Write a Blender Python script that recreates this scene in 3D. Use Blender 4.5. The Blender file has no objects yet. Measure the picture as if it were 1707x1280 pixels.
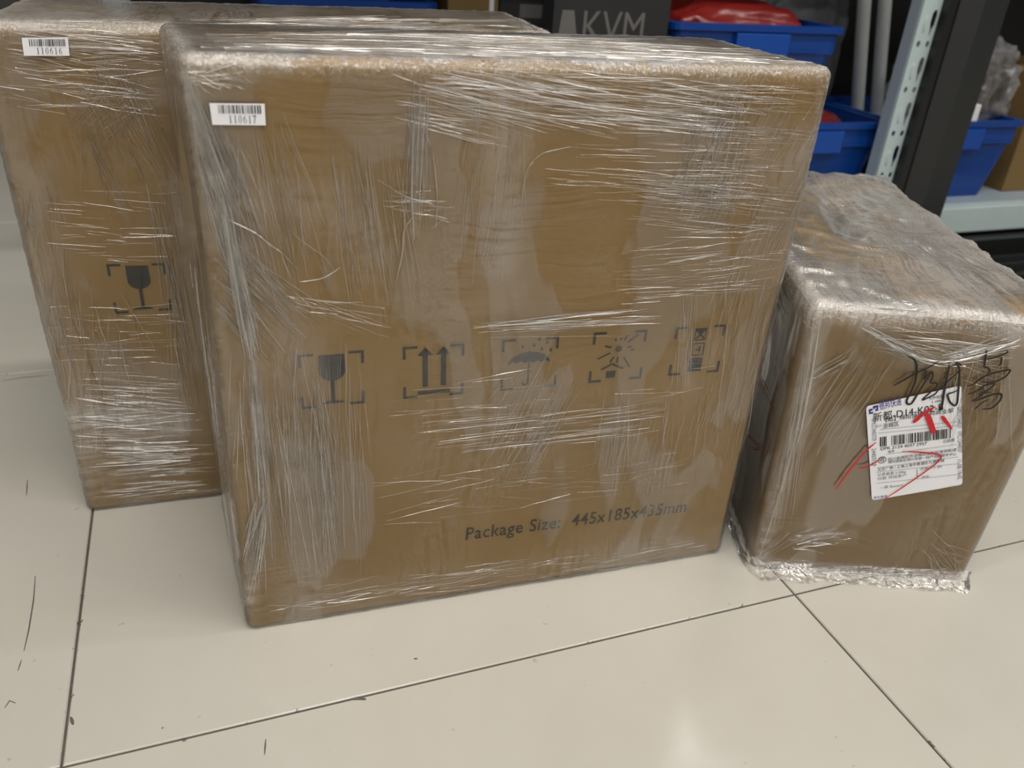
import bpy, bmesh, math, random
import numpy as np
from mathutils import Matrix, Vector

random.seed(7); RNG = np.random.default_rng(11)
C = bpy.context.scene.collection
sc = bpy.context.scene

# ------------------------------------------------------------------ camera
W, H, FPX = 1707, 1280, 1380.09
CAM = np.array([0.009053, -0.514259, 0.516239])
ROT = np.array([[0.9390683, 0.1128467, -0.3246790],
                [-0.3380709, 0.4739249, -0.8130826],
                [0.0621198, 0.8733045, 0.4831980]])
cd = bpy.data.cameras.new('camera'); cam = bpy.data.objects.new('camera', cd); C.objects.link(cam)
m = Matrix([list(ROT[i]) + [CAM[i]] for i in range(3)] + [[0, 0, 0, 1]]); cam.matrix_world = m
cd.sensor_width = 36.0; cd.lens = FPX / W * 36.0; cd.clip_start = 0.02
cd.dof.use_dof = True; cd.dof.focus_distance = 0.66; cd.dof.aperture_fstop = 7.5
sc.camera = cam

# ------------------------------------------------------------------ light and exposure
sc.view_settings.view_transform = 'Standard'; sc.view_settings.look = 'None'
sc.view_settings.gamma = 1.0; sc.view_settings.exposure = 0.0; sc.view_settings.use_curve_mapping = False
wd = bpy.data.worlds.new('world'); sc.world = wd; wd.use_nodes = True
wd.node_tree.nodes['Background'].inputs[0].default_value = (1, .97, .92, 1)
wd.node_tree.nodes['Background'].inputs[1].default_value = 0.05
sc.cycles.blur_glossy = 0.5; sc.cycles.max_bounces = 8; sc.cycles.diffuse_bounces = 3; sc.cycles.glossy_bounces = 4; sc.cycles.transparent_max_bounces = 20

def area(x, y, sx, sy, power, col=(1, .955, .89), z=2.74):
    l = bpy.data.lights.new('ceiling_panel_light', 'AREA'); l.shape = 'RECTANGLE'; l.size = sx; l.size_y = sy
    l.energy = power; l.color = col
    o = bpy.data.objects.new('ceiling_panel_light', l); C.objects.link(o); o.location = (x, y, z)
for lx in (-1.35, 0.45, 2.25):
    for ly in (-4.9, -3.4, -1.9, -0.45):
        area(lx, ly, 1.2, 0.11, (23 if ly > -1 else 20) * (.8 if lx > 2 else 1.2 if lx > 0 else .75))
area(1.3, 1.5, 1.2, 0.11, 9)

# ------------------------------------------------------------------ node helpers
class NT:
    def __init__(s, name):
        s.m = bpy.data.materials.new(name); s.m.use_nodes = True; s.t = s.m.node_tree; s.t.nodes.clear()
        s.out = s.t.nodes.new('ShaderNodeOutputMaterial')
    def n(s, typ, ins=None, **kw):
        nd = s.t.nodes.new('ShaderNode' + typ)
        for k, v in kw.items(): setattr(nd, k, v)
        for k, v in (ins or {}).items(): s.set(nd.inputs[k], v)
        return nd
    def set(s, sock, v):
        if isinstance(v, bpy.types.NodeSocket): s.t.links.new(v, sock)
        else: sock.default_value = v
    def math(s, op, a, b=0.0, c=0.0, clamp=False):
        nd = s.t.nodes.new('ShaderNodeMath'); nd.operation = op; nd.use_clamp = clamp
        s.set(nd.inputs[0], a); s.set(nd.inputs[1], b); s.set(nd.inputs[2], c); return nd.outputs[0]
    def noise(s, vec, scale, detail=3, rough=.5, dist=0.0, dims='3D'):
        return s.n('TexNoise', {'Vector': vec, 'Scale': scale, 'Detail': detail, 'Roughness': rough, 'Distortion': dist}, noise_dimensions=dims).outputs[0]
    def mapping(s, vec, scale=(1, 1, 1), rot=(0, 0, 0), loc=(0, 0, 0)):
        return s.n('Mapping', {'Vector': vec, 'Scale': scale, 'Rotation': rot, 'Location': loc}).outputs[0]
    def ramp(s, fac, a, b, c0=(0, 0, 0, 1), c1=(1, 1, 1, 1)):
        nd = s.n('ValToRGB', {'Fac': fac}); e = nd.color_ramp.elements
        e[0].position, e[1].position = a, b; e[0].color, e[1].color = c0, c1; return nd.outputs[0]
    def mixc(s, fac, a, b, typ='MIX'):
        nd = s.t.nodes.new('ShaderNodeMix'); nd.data_type = 'RGBA'; nd.blend_type = typ
        s.set(nd.inputs[0], fac); s.set(nd.inputs[6], a); s.set(nd.inputs[7], b); return nd.outputs[2]
    def bump(s, h, strength=.3, dist=.001, normal=None):
        i = {'Height': h, 'Strength': strength, 'Distance': dist}
        if normal is not None: i['Normal'] = normal
        return s.n('Bump', i).outputs[0]
    def mix(s, fac, a, b):
        nd = s.n('MixShader'); s.set(nd.inputs[0], fac); s.set(nd.inputs[1], a); s.set(nd.inputs[2], b); return nd.outputs[0]
    def done(s, shader):
        s.t.links.new(shader, s.out.inputs[0]); return s.m

def srgb(r, g, b):
    f = lambda c: (c / 255 / 12.92) if c / 255 <= .04045 else ((c / 255 + .055) / 1.055) ** 2.4
    return (f(r), f(g), f(b), 1)

def plain(name, col, rough=.5, metal=0.0, spec=.5, var=.12, scale=30, bump=0.0, **kw):
    t = NT(name); co = t.n('TexCoord').outputs['Object']
    n1 = t.noise(co, scale, 4, .6)
    dark = tuple(c * (1 - var) for c in col[:3]) + (1,); lite = tuple(min(1, c * (1 + var)) for c in col[:3]) + (1,)
    c = t.mixc(n1, dark, lite)
    ins = {'Base Color': c, 'Roughness': rough, 'Metallic': metal, 'Specular IOR Level': spec}; ins.update(kw)
    if bump: ins['Normal'] = t.bump(n1, bump, .002)
    return t.done(t.n('BsdfPrincipled', ins).outputs[0])

# kraft cardboard
def mk_kraft(name, col):
    t = NT(name); co = t.n('TexCoord').outputs['Object']
    a = t.noise(co, 9, 4, .6); b = t.noise(co, 420, 2, .6); fib = t.noise(t.mapping(co, (30, 30, 400)), 2, 3, .6)
    c = t.mixc(a, tuple(x * .93 for x in col[:3]) + (1,), tuple(x * 1.06 for x in col[:3]) + (1,))
    c = t.mixc(t.math('MULTIPLY', b, .22), c, tuple(x * .7 for x in col[:3]) + (1,))
    h = t.math('ADD', t.math('MULTIPLY', fib, .4), b)
    return t.done(t.n('BsdfPrincipled', {'Base Color': c, 'Roughness': .78, 'Specular IOR Level': .25, 'Normal': t.bump(h, .08, .0006)}).outputs[0])
M_KRAFT = mk_kraft('kraft_cardboard', srgb(169, 138, 82))
M_KRAFT_EDGE = mk_kraft('cardboard_edge', srgb(176, 144, 96))
M_KRAFT_DARK = mk_kraft('brown_cardboard', srgb(120, 98, 62))

# stretch film: clear, glossy, milky where bunched and where reflections and glints are painted (attribute haze)
def mk_film(name, refl=1.25, rough=.17, streak=1.0, tint=(.97, .97, .97, 1), hz_gain=1.0):
    t = NT(name)
    uv = t.n('TexCoord').outputs['UV']
    hz = t.n('Attribute', attribute_name='haze').outputs['Fac']; wrap = t.n('Attribute', attribute_name='wrap').outputs['Fac']; edge = t.n('Attribute', attribute_name='edge').outputs['Fac']
    wv = t.n('TexNoise', {'Vector': uv, 'Scale': 7.0, 'Detail': 2.0}).outputs['Color']
    wv = t.n('VectorMath', {0: wv, 1: (.5, .5, .5)}, operation='SUBTRACT').outputs[0]
    wv = t.n('VectorMath', {0: wv, 'Scale': .05}, operation='SCALE').outputs[0]
    p = t.n('VectorMath', {0: uv, 1: wv}, operation='ADD').outputs[0]
    sh = t.noise(t.mapping(p, (7, 190, 1), (0, 0, math.radians(4))), 1, 3, .65)
    sv = t.noise(t.mapping(p, (230, 6, 1), (0, 0, math.radians(6)), (3, 1, 0)), 1, 3, .65)
    sd = t.noise(t.mapping(p, (210, 8, 1), (0, 0, math.radians(-24)), (7, 5, 0)), 1, 3, .65)
    iso = t.noise(p, 75, 4, .62, .8)
    r1 = t.ramp(t.noise(uv, 5.5, 2), .44, .56); r2 = t.ramp(t.noise(t.mapping(uv, (1, 1, 1), (0, 0, 0), (5, 9, 0)), 6.5, 2), .42, .58)
    s = t.mixc(r1, sh, sv); s = t.mixc(t.math('MULTIPLY', r2, .75), s, sd); s = t.mixc(.28, s, iso)
    lines = t.math('POWER', t.math('SUBTRACT', 1.0, t.math('ABSOLUTE', t.math('MULTIPLY_ADD', s, 2.6, -1.3)), clamp=True), 9.0)
    patch = t.ramp(t.noise(t.mapping(uv, (1, 1, 1), (0, 0, 0), (2, 4, 0)), 8, 3, .6), .45, .72)
    crk = t.noise(t.mapping(uv, (1, 1, 1), (0, 0, .4)), 420, 3, .7, .6)
    nrm = t.bump(s, .6 * streak, .0018, t.bump(crk, t.math('MULTIPLY_ADD', edge, .85, .03), .0014))
    fr = t.n('Fresnel', {'IOR': 1.5, 'Normal': nrm}).outputs[0]
    # where the film clings and where air lies under it: patches with crisp borders
    cl = t.ramp(t.noise(t.mapping(p, (13, 5.5, 1), (0, 0, math.radians(8)), (4, 3, 0)), 1, 2.5, .5, .9), .505, .535)
    fac = t.math('MINIMUM', t.math('MULTIPLY', fr, t.math('MULTIPLY', wrap, t.math('MULTIPLY_ADD', cl, refl * 1.1, refl * .62))), .88)
    gl = t.n('BsdfGlossy', {'Color': (1, 1, 1, 1), 'Roughness': rough, 'Normal': nrm}).outputs[0]
    tr = t.n('BsdfTransparent', {'Color': tint}).outputs[0]
    base = t.mix(fac, tr, gl)
    milk = t.mix(.45, t.n('BsdfDiffuse', {'Color': (.82, .80, .78, 1), 'Normal': nrm}).outputs[0],
                 t.n('BsdfTranslucent', {'Color': (.82, .80, .78, 1)}).outputs[0])
    milk = t.mix(.22, milk, t.n('BsdfGlossy', {'Roughness': .22, 'Normal': nrm}).outputs[0])
    k = t.math('MULTIPLY', hz, t.math('MULTIPLY_ADD', t.ramp(s, .3, .62), .95, .12))
    k = t.math('ADD', k, t.math('MULTIPLY', lines, t.math('MULTIPLY_ADD', patch, .16, .03)))
    k = t.math('ADD', k, t.math('MULTIPLY', cl, .05))
    k = t.math('ADD', k, t.math('MULTIPLY', edge, t.ramp(crk, .50, .66, (0, 0, 0, 1), (.75, .75, .75, 1))))  # crumpled edges are milky, with sparkle painted in as white flecks
    k = t.math('MULTIPLY', k, hz_gain, clamp=True)
    return t.done(t.mix(t.math('MINIMUM', k, .85), base, milk))
M_FILM = mk_film('stretch_film')
M_FILM_LOOSE = mk_film('loose_film', refl=1.8, rough=.15, streak=1.0)

def mk_strand():
    t = NT('film_strand')
    fr = t.n('Fresnel', {'IOR': 1.5}).outputs[0]
    gl = t.n('BsdfGlossy', {'Roughness': .24}).outputs[0]; tr = t.n('BsdfTransparent', {'Color': (.98, .98, .97, 1)}).outputs[0]
    d = t.mix(.45, t.n('BsdfDiffuse', {'Color': (.83, .79, .74, 1)}).outputs[0], t.n('BsdfTranslucent', {'Color': (.83, .79, .74, 1)}).outputs[0])
    g = t.mix(t.math('MULTIPLY_ADD', fr, 2.2, .10, clamp=True), tr, gl)
    co = t.n('TexCoord').outputs['Object']
    k = t.ramp(t.noise(co, 60, 3, .6), .38, .7, (.04, .04, .04, 1), (.34, .34, .34, 1))
    return t.done(t.mix(k, g, d))
M_STRAND = mk_strand()
def mk_pleat():
    t = NT('film_pleat'); fr = t.n('Fresnel', {'IOR': 1.5}).outputs[0]
    gl = t.n('BsdfGlossy', {'Roughness': .30}).outputs[0]; tr = t.n('BsdfTransparent', {'Color': (.98, .98, .97, 1)}).outputs[0]
    return t.done(t.mix(t.math('MULTIPLY_ADD', fr, 2.0, .55, clamp=True), tr, gl))
M_PLEAT = mk_pleat()

M_INK = plain('printing_ink', srgb(44, 42, 40), .75, var=.1)
M_INK_GREY = plain('grey_printing_ink', srgb(50, 44, 36), .8, var=.1)
M_MARK = plain('black_marker', srgb(18, 17, 18), .45)
M_REDINK = plain('red_marker', srgb(196, 24, 36), .45, var=.2, scale=200)
M_PAPER = plain('label_paper', srgb(236, 237, 243), .5, var=.02)
M_LBLUE = plain('label_blue_ink', srgb(46, 44, 140), .6)
M_LINK = plain('label_black_ink', srgb(26, 26, 30), .7)
M_LGREY = plain('label_grey_ink', srgb(120, 122, 132), .7)

# ------------------------------------------------------------------ object helpers
def props(o, label=None, cat=None, group=None, kind=None):
    if label: o['label'] = label
    if cat: o['category'] = cat
    if group: o['group'] = group
    if kind: o['kind'] = kind
    return o
def mesh(name, V, F, mat, parent=None, smooth=False, uv=None, haze=None, at=None, wrap=None, edge=None):
    me = bpy.data.meshes.new(name)
    me.from_pydata([tuple(map(float, v)) for v in V] if not isinstance(V, np.ndarray) else V.tolist(), [], F)
    if mat is not None: me.materials.append(mat)
    if smooth: me.polygons.foreach_set('use_smooth', [True] * len(me.polygons))
    if uv is not None:
        l = me.uv_layers.new(name='UVMap'); li = np.empty(len(me.loops), np.int32); me.loops.foreach_get('vertex_index', li)
        l.data.foreach_set('uv', np.asarray(uv, np.float32)[li].ravel())
    if haze is not None:
        a = me.attributes.new('haze', 'FLOAT', 'POINT'); a.data.foreach_set('value', np.asarray(haze, np.float32))
        for nm_, vv in (('wrap', 1.0 if wrap is None else wrap), ('edge', 0.0 if edge is None else edge)):
            a = me.attributes.new(nm_, 'FLOAT', 'POINT'); a.data.foreach_set('value', (np.zeros(len(V)) + vv).astype(np.float32))
    me.update()
    o = bpy.data.objects.new(name, me); C.objects.link(o)
    if parent is not None: o.parent = parent
    if at is not None: o.location = at
    return o
def empty(name, loc=(0, 0, 0), rz=0):
    o = bpy.data.objects.new(name, None); C.objects.link(o); o.location = loc; o.rotation_euler = (0, 0, rz); o.empty_display_size = .05
    return o
class MB:
    def __init__(s): s.v = []; s.f = []
    def add(s, V, F):
        k = len(s.v); s.v.extend([tuple(map(float, v)) for v in V]); s.f.extend([tuple(i + k for i in f) for f in F]); return s
    def box(s, a, b, taper=0.0):
        (x0, y0, z0), (x1, y1, z1) = a, b; t = taper
        V = [(x0 + t, y0 + t, z0), (x1 - t, y0 + t, z0), (x1 - t, y1 - t, z0), (x0 + t, y1 - t, z0), (x0, y0, z1), (x1, y0, z1), (x1, y1, z1), (x0, y1, z1)]
        return s.add(V, [(0, 3, 2, 1), (4, 5, 6, 7), (0, 1, 5, 4), (1, 2, 6, 5), (2, 3, 7, 6), (3, 0, 4, 7)])
    def tube(s, p0, p1, r, n=16):
        p0, p1 = Vector(p0), Vector(p1); d = (p1 - p0).normalized(); a = d.orthogonal().normalized(); b = d.cross(a)
        V = [p + r * (math.cos(6.28319 * i / n) * a + math.sin(6.28319 * i / n) * b) for p in (p0, p1) for i in range(n)]
        F = [(i, (i + 1) % n, n + (i + 1) % n, n + i) for i in range(n)] + [tuple(range(n))[::-1], tuple(range(n, 2 * n))]
        return s.add(V, F)
    def obj(s, name, mat, parent=None, bevel=0.0, smooth=False, at=None):
        o = mesh(name, s.v, s.f, mat, parent, smooth, at=at)
        if bevel:
            bm = bmesh.new(); bm.from_mesh(o.data)
            bmesh.ops.bevel(bm, geom=bm.edges[:], offset=bevel, segments=2, affect='EDGES', profile=.6, clamp_overlap=True)
            bm.to_mesh(o.data); bm.free()
        return o

# smooth 3D noise, vectorised
_P = RNG.permutation(256); _P = np.r_[_P, _P]; _G = RNG.normal(size=(256, 3)); _G /= np.linalg.norm(_G, axis=1)[:, None]
def pn(p):
    p = np.asarray(p, float); i = np.floor(p).astype(int); f = p - i; i &= 255; u = f * f * f * (f * (f * 6 - 15) + 10); out = 0
    for dx in (0, 1):
        for dy in (0, 1):
            for dz in (0, 1):
                g = _G[_P[_P[_P[(i[:, 0] + dx) & 255] + ((i[:, 1] + dy) & 255)] + ((i[:, 2] + dz) & 255)]]
                w = np.where(dx, u[:, 0], 1 - u[:, 0]) * np.where(dy, u[:, 1], 1 - u[:, 1]) * np.where(dz, u[:, 2], 1 - u[:, 2])
                out = out + w * ((f - np.array([dx, dy, dz])) * g).sum(1)
    return out

# ------------------------------------------------------------------ the floor: 600 mm glazed tiles
def mk_tile():
    t = NT('glazed_tile'); g = t.n('NewGeometry').outputs['Position']
    a = t.noise(g, 4.5, 5, .6); b = t.noise(g, 26, 5, .65)
    c = t.mixc(a, srgb(183, 180, 171), srgb(195, 192, 184)); c = t.mixc(t.math('MULTIPLY', b, .35), c, srgb(178, 172, 161))
    # grime specks and scuffs
    sp = t.ramp(t.noise(g, 90, 2, .5), .73, .76); c = t.mixc(t.math('MULTIPLY', sp, .35), c, srgb(120, 112, 102))
    uv = t.n('TexCoord').outputs['UV']; xy = t.n('SeparateXYZ', {0: uv})
    e = t.math('MINIMUM', t.math('MINIMUM', xy.outputs[0], t.math('SUBTRACT', .6, xy.outputs[0])), t.math('MINIMUM', xy.outputs[1], t.math('SUBTRACT', .6, xy.outputs[1])))
    chip = t.math('LESS_THAN', e, t.math('MULTIPLY', t.ramp(t.noise(g, 70, 4, .7), .58, .75), .0045))
    c = t.mixc(t.math('MULTIPLY', chip, .85), c, srgb(96, 88, 80))
    wob = t.noise(g, 11, 3, .5); wob2 = t.noise(g, 55, 3, .6)
    nrm = t.bump(t.math('ADD', wob, t.math('MULTIPLY', wob2, .12)), .05, .004)
    r = t.math('MULTIPLY_ADD', t.noise(g, 14, 4, .6), .16, .13)
    return t.done(t.n('BsdfPrincipled', {'Base Color': c, 'Roughness': r, 'Specular IOR Level': .5, 'Normal': nrm}).outputs[0])
M_TILE = mk_tile()
M_GROUT = plain('dirty_grout', srgb(84, 78, 71), .9, var=.5, scale=60)
fl = MB().box((-3.2, -6.2, -.05), (3.6, 2.4, -.0016)).obj('floor', M_GROUT); fl['kind'] = 'structure'
GX, GY, TS, GAP = -.125, -.078, .6, .0019
ti = MB(); h2 = TS / 2 - GAP / 2; be = .0009
V = [(sx * h2, sy * h2, -.006) for sx, sy in ((-1, -1), (1, -1), (1, 1), (-1, 1))] + [(sx * h2, sy * h2, -be) for sx, sy in ((-1, -1), (1, -1), (1, 1), (-1, 1))] + [(sx * (h2 - be), sy * (h2 - be), 0) for sx, sy in ((-1, -1), (1, -1), (1, 1), (-1, 1))]
F = [(8, 9, 10, 11)] + [(i, (i + 1) % 4, 4 + (i + 1) % 4, 4 + i) for i in range(4)] + [(4 + i, 4 + (i + 1) % 4, 8 + (i + 1) % 4, 8 + i) for i in range(4)]
tile0 = mesh('tile', V, F, M_TILE, fl, uv=[(v[0] + .3, v[1] + .3) for v in V])
first = True
for i in range(-5, 6):
    for j in range(-7, 4):
        o = tile0 if first else tile0.copy()
        if not first: C.objects.link(o)
        first = False; o.location = (GX + (i + .5) * TS, GY + (j + .5) * TS, 0)

M_SCUFF = plain('dark_scuff', srgb(92, 86, 80), .7, var=.4, scale=300)
def at_floor(px):
    px = np.atleast_2d(np.asarray(px, float)); v = np.c_[(px[:, 0] - W / 2) / FPX, -(px[:, 1] - H / 2) / FPX, -np.ones(len(px))] @ ROT.T
    return (CAM + v * (-CAM[2] / v[:, 2])[:, None])[:, :2]
for pts, wd_ in (([(59, 960), (56, 1000), (48, 1050), (40, 1085)], .0011), ([(36, 1100), (30, 1118)], .0009), ([(443, 1232), (441, 1258)], .0012), ([(8, 1180), (16, 1168), (26, 1172)], .0012), ([(270, 1213), (272, 1214)], .0018), ([(585, 1166), (600, 1164), (610, 1166)], .0032), ([(118, 1195), (122, 1208)], .0025), ([(1515, 905), (1524, 903)], .001), ([(690, 1000 + 98), (696, 1098)], .0018), ([(2, 635), (40, 629), (78, 626)], .0012), ([(46, 800), (44, 826)], .001)):
    U = at_floor(pts); 
    if len(U) == 2: U = np.vstack([U[0], (U[0] + U[1]) / 2, U[1]])
    tg = np.gradient(U, axis=0); tg /= np.linalg.norm(tg, axis=1)[:, None]; nm = np.c_[-tg[:, 1], tg[:, 0]] * (wd_ / 2) * np.sin(np.linspace(.5, 2.6, len(U)))[:, None]
    n = len(U); mesh('scuff_mark', np.c_[np.vstack([U + nm, U - nm]), np.full(2 * n, .0002)], [(i, i + 1, n + i + 1, n + i) for i in range(n - 1)], M_SCUFF, fl)

# room shell
M_WALL = plain('painted_wall', srgb(168, 166, 160), .8, var=.04)
M_WALL_DARK = plain('dark_wall', srgb(66, 64, 62), .7, var=.1)
M_CEIL = plain('ceiling_board', srgb(200, 198, 192), .85, var=.03)
def slab(name, a, b, mat): o = MB().box(a, b).obj(name, mat); o['kind'] = 'structure'; return o
slab('wall_back', (-3.2, 2.4, 0), (3.6, 2.5, 2.8), M_WALL)
slab('wall_left', (-3.3, -6.2, 0), (-3.2, 2.5, 2.8), M_WALL_DARK)
slab('wall_right', (3.6, -6.2, 0), (3.7, 2.5, 2.8), M_WALL_DARK)
slab('wall_front', (-3.2, -6.3, 0), (3.6, -6.2, 2.8), M_WALL_DARK)
slab('ceiling', (-3.3, -6.3, 2.8), (3.7, 2.5, 2.85), M_CEIL)
t_ = NT('added_daylight'); M_ADDED_DAY = t_.done(t_.n('Emission', {'Color': (.62, .80, 1, 1), 'Strength': 2.2}).outputs[0])
M_FRAME = plain('added_window_frame', srgb(60, 62, 64), .5)
o_ = MB().box((-3.2, 2.38, 0), (3.6, 2.4, .85)).obj('added_dado_1', M_WALL_DARK); o_['kind'] = 'structure'  # dark dado added so the floor at left reflects a darker wall
wn = MB().box((.2, 2.37, 1.0), (1.9, 2.40, 1.9)).obj('added_window_1', M_FRAME); wn['kind'] = 'structure'  # unseen glowing window, added for bluish-white streaks on the top film
for x in (.24, 1.07): MB().box((x, 2.362, 1.04), (x + .79, 2.372, 1.86)).obj('added_window_pane', M_ADDED_DAY, wn)

# ------------------------------------------------------------------ cartons: eight measured corners each
def project(P):
    q = (np.atleast_2d(P) - CAM) @ ROT
    return np.c_[W / 2 - FPX * q[:, 0] / q[:, 2], H / 2 + FPX * q[:, 1] / q[:, 2]]
class Carton:
    # corners: front BL BR TR TL, back TR TL BL BR
    def __init__(s, K, w, d, h): s.K = np.array(K); s.dim = np.array([w, d, h])
    def T(s, P):
        P = np.atleast_2d(np.asarray(P, float)); a, b, c = (P / s.dim).T; K = s.K
        bl = lambda p, q: K[p] * (1 - a)[:, None] + K[q] * a[:, None]
        fb, ft, bb, bt = bl(0, 1), bl(3, 2), bl(6, 7), bl(5, 4)
        f = fb * (1 - c)[:, None] + ft * c[:, None]; k = bb * (1 - c)[:, None] + bt * c[:, None]
        return f * (1 - b)[:, None] + k * b[:, None]
    def face(s, U, face, off=0.0):
        U = np.atleast_2d(np.asarray(U, float)); o = np.zeros(len(U)) + off; w, d, h = s.dim
        if face == 'F': return np.c_[U[:, 0], -o, U[:, 1]]
        if face == 'L': return np.c_[-o, U[:, 0], U[:, 1]]
        if face == 'T': return np.c_[U[:, 0], U[:, 1], h + o]
        if face == 'R': return np.c_[w + o, U[:, 0], U[:, 1]]
    def loc(s, px, face='F', off=0.0):     # photograph point -> metres on that face
        px = np.atleast_2d(np.asarray(px, float)); U = np.full((len(px), 2), .15); g = lambda u: project(s.T(s.face(u, face, off)))
        for _ in range(14):
            r = g(U) - px; e = 1e-5; ja = (g(U + [e, 0]) - px - r) / e; jb = (g(U + [0, e]) - px - r) / e
            det = ja[:, 0] * jb[:, 1] - ja[:, 1] * jb[:, 0] + 1e-12
            du = (r[:, 0] * jb[:, 1] - r[:, 1] * jb[:, 0]) / det; dv = (ja[:, 0] * r[:, 1] - ja[:, 1] * r[:, 0]) / det
            st = np.c_[du, dv]; n = np.linalg.norm(st, axis=1)[:, None]; U = U - st * np.minimum(1, .15 / (n + 1e-9))
        return U
    def shell(s, r, off, res, disp=None, faces='FLTRB'):
        w, d, h = s.dim; Vs, Fs, Uv, Fc = [], [], [], []; k = 0
        for f in faces:
            if f in 'FB': A, B = w, h
            elif f in 'LR': A, B = d, h
            else: A, B = w, d
            rr = res if f != 'B' else max(res, .012)
            def ax(L):
                c = np.arange(0, 1.0001, .25) * r; n = max(2, int((L - 2 * r) / rr)); return np.r_[c, np.linspace(r, L - r, n)[1:-1], L - c[::-1]]
            a, b = ax(A), ax(B); na, nb = len(a), len(b); aa, bb = np.meshgrid(a, b, indexing='ij'); aa, bb = aa.ravel(), bb.ravel()
            z = np.zeros_like(aa)
            P = {'F': (aa, z, bb), 'B': (aa, z + d, bb), 'L': (z, aa, bb), 'R': (z + w, aa, bb), 'T': (aa, bb, z + h), 'U': (aa, bb, z)}[f]
            P = np.c_[P]; Q = np.clip(P, r, s.dim - r)
            if f == 'U': pass
            D = P - Q; D /= np.linalg.norm(D, axis=1)[:, None] + 1e-12
            P = Q + D * (r + off)
            if disp is not None: P = P + D * disp(P, D)[:, None]
            idx = np.arange(na * nb).reshape(na, nb); q = np.c_[idx[:-1, :-1].ravel(), idx[1:, :-1].ravel(), idx[1:, 1:].ravel(), idx[:-1, 1:].ravel()]
            if f in 'BLU': q = q[:, ::-1]
            Vs.append(P); Fs.append(q + k); Uv.append(np.c_[aa + {'F': 0, 'B': 1, 'L': 2, 'R': 3, 'T': 4, 'U': 5}[f], bb]); Fc += [f] * len(P); k += len(P)
        return np.vstack(Vs), np.vstack(Fs), np.vstack(Uv), np.array(Fc)
def local_obj(box, name, L, F, mat, parent, **kw):
    P = box.T(L); P[:, 2] = np.maximum(P[:, 2], .0003); return mesh(name, P, F, mat, parent, **kw)

def film_disp(seed, amp, edge_amp, dim, calm=None, top=1.0):
    def f(P, D):
        o = np.array([seed * 3.1, seed * 7.7, seed * 1.3])
        w1 = pn(P * [9, 9, 5] + o) + .5 * pn(P * [20, 20, 11] + o + 9)
        rid = 1 - 2 * np.abs(pn(P * [16, 16, 4.2] + o + 30 + .6 * w1[:, None]))
        rid2 = 1 - 2 * np.abs(pn(P * [6, 6, 38] + o + 50 + .4 * w1[:, None]))
        fine = pn(P * [70, 70, 70] + o)
        ed = np.sort(np.minimum(P, dim - P), axis=1)[:, 1]     # distance to the nearest edge
        e = np.exp(-(np.maximum(ed, 0) / .012) ** 2)
        g = amp * (.55 * w1 + .55 * np.clip(rid, 0, 1) ** 3 + .35 * np.clip(rid2, 0, 1) ** 3 * np.clip(.5 + 1.5 * pn(P * 5 + o + 70), 0, 1))
        g = g + e * edge_amp * (pn(P * [150, 150, 150] + o) * .6 + .8 * pn(P * 300 + o))
        g = g + .12 * amp * fine
        if top != 1: tz = np.clip((P[:, 2] - dim[2] + .004) / .006, 0, 1); g = g * (1 + (top - 1) * tz) + tz * amp * (1.3 * (1 - 2 * np.abs(pn(P * [42, 10, 30] + o + 44 + .8 * w1[:, None]))) + .35 * (1 - 2 * np.abs(pn(P * [60, 40, 60] + o + 4 + w1[:, None]))))
        if calm is not None: g = g * (1 - calm(P))
        g = np.maximum(g, -.0013)
        return g
    return f

def seg_dist(P, poly):
    P = np.asarray(P, float); best = np.full(len(P), 1e9)
    for a, b in zip(np.array(poly[:-1], float), np.array(poly[1:], float)):
        ab = b - a; t = np.clip(((P - a) @ ab) / (ab @ ab), 0, 1); best = np.minimum(best, np.linalg.norm(P - a - t[:, None] * ab, axis=1))
    return best
def make_film(box, parent, seed, amp, edge_amp, res, off=.0022, strokes=(), edge_haze=.5, top_haze=.06, base=.03, mat=None, calm=None, r=.006, top=1.0):
    L, F, UV, FC = box.shell(r, off, res, film_disp(seed, amp, edge_amp, box.dim, calm, top))
    Wd = box.T(L); px = project(Wd)
    ed = np.sort(np.minimum(L, box.dim - L), axis=1)[:, 1]
    hz = base + edge_haze * np.exp(-(np.maximum(ed, 0) / .009) ** 2) * np.clip(.55 + 1.1 * pn(L * [14, 14, 14] + seed), 0, 1) * np.where(L[:, 2] > box.dim[2] - .016, 1, .45)
    hz = hz + np.where(FC == 'T', top_haze, 0) + .10 * np.clip(pn(L * [7, 7, 9] + 3 * seed), 0, 1)
    front = np.isin(FC, list('FLT'))
    for poly, sig, amt in strokes:
        dd = seg_dist(px, poly); hz = hz + np.where(front, amt * np.exp(-(dd / sig) ** 2), 0)
    o = local_obj(box, 'stretch_film', L, F.tolist(), mat or M_FILM, parent, smooth=True, uv=UV, haze=np.clip(hz, 0, 1), wrap=np.where(FC == 'T', 2.3, 1.0), edge=np.clip(np.exp(-(np.maximum(ed, 0) / .0075) ** 2) * np.where(L[:, 2] > box.dim[2] - .016, 1, .22) + np.where((FC == 'T') & (r > .008), .18, 0), 0, 1))
    return o

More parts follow.
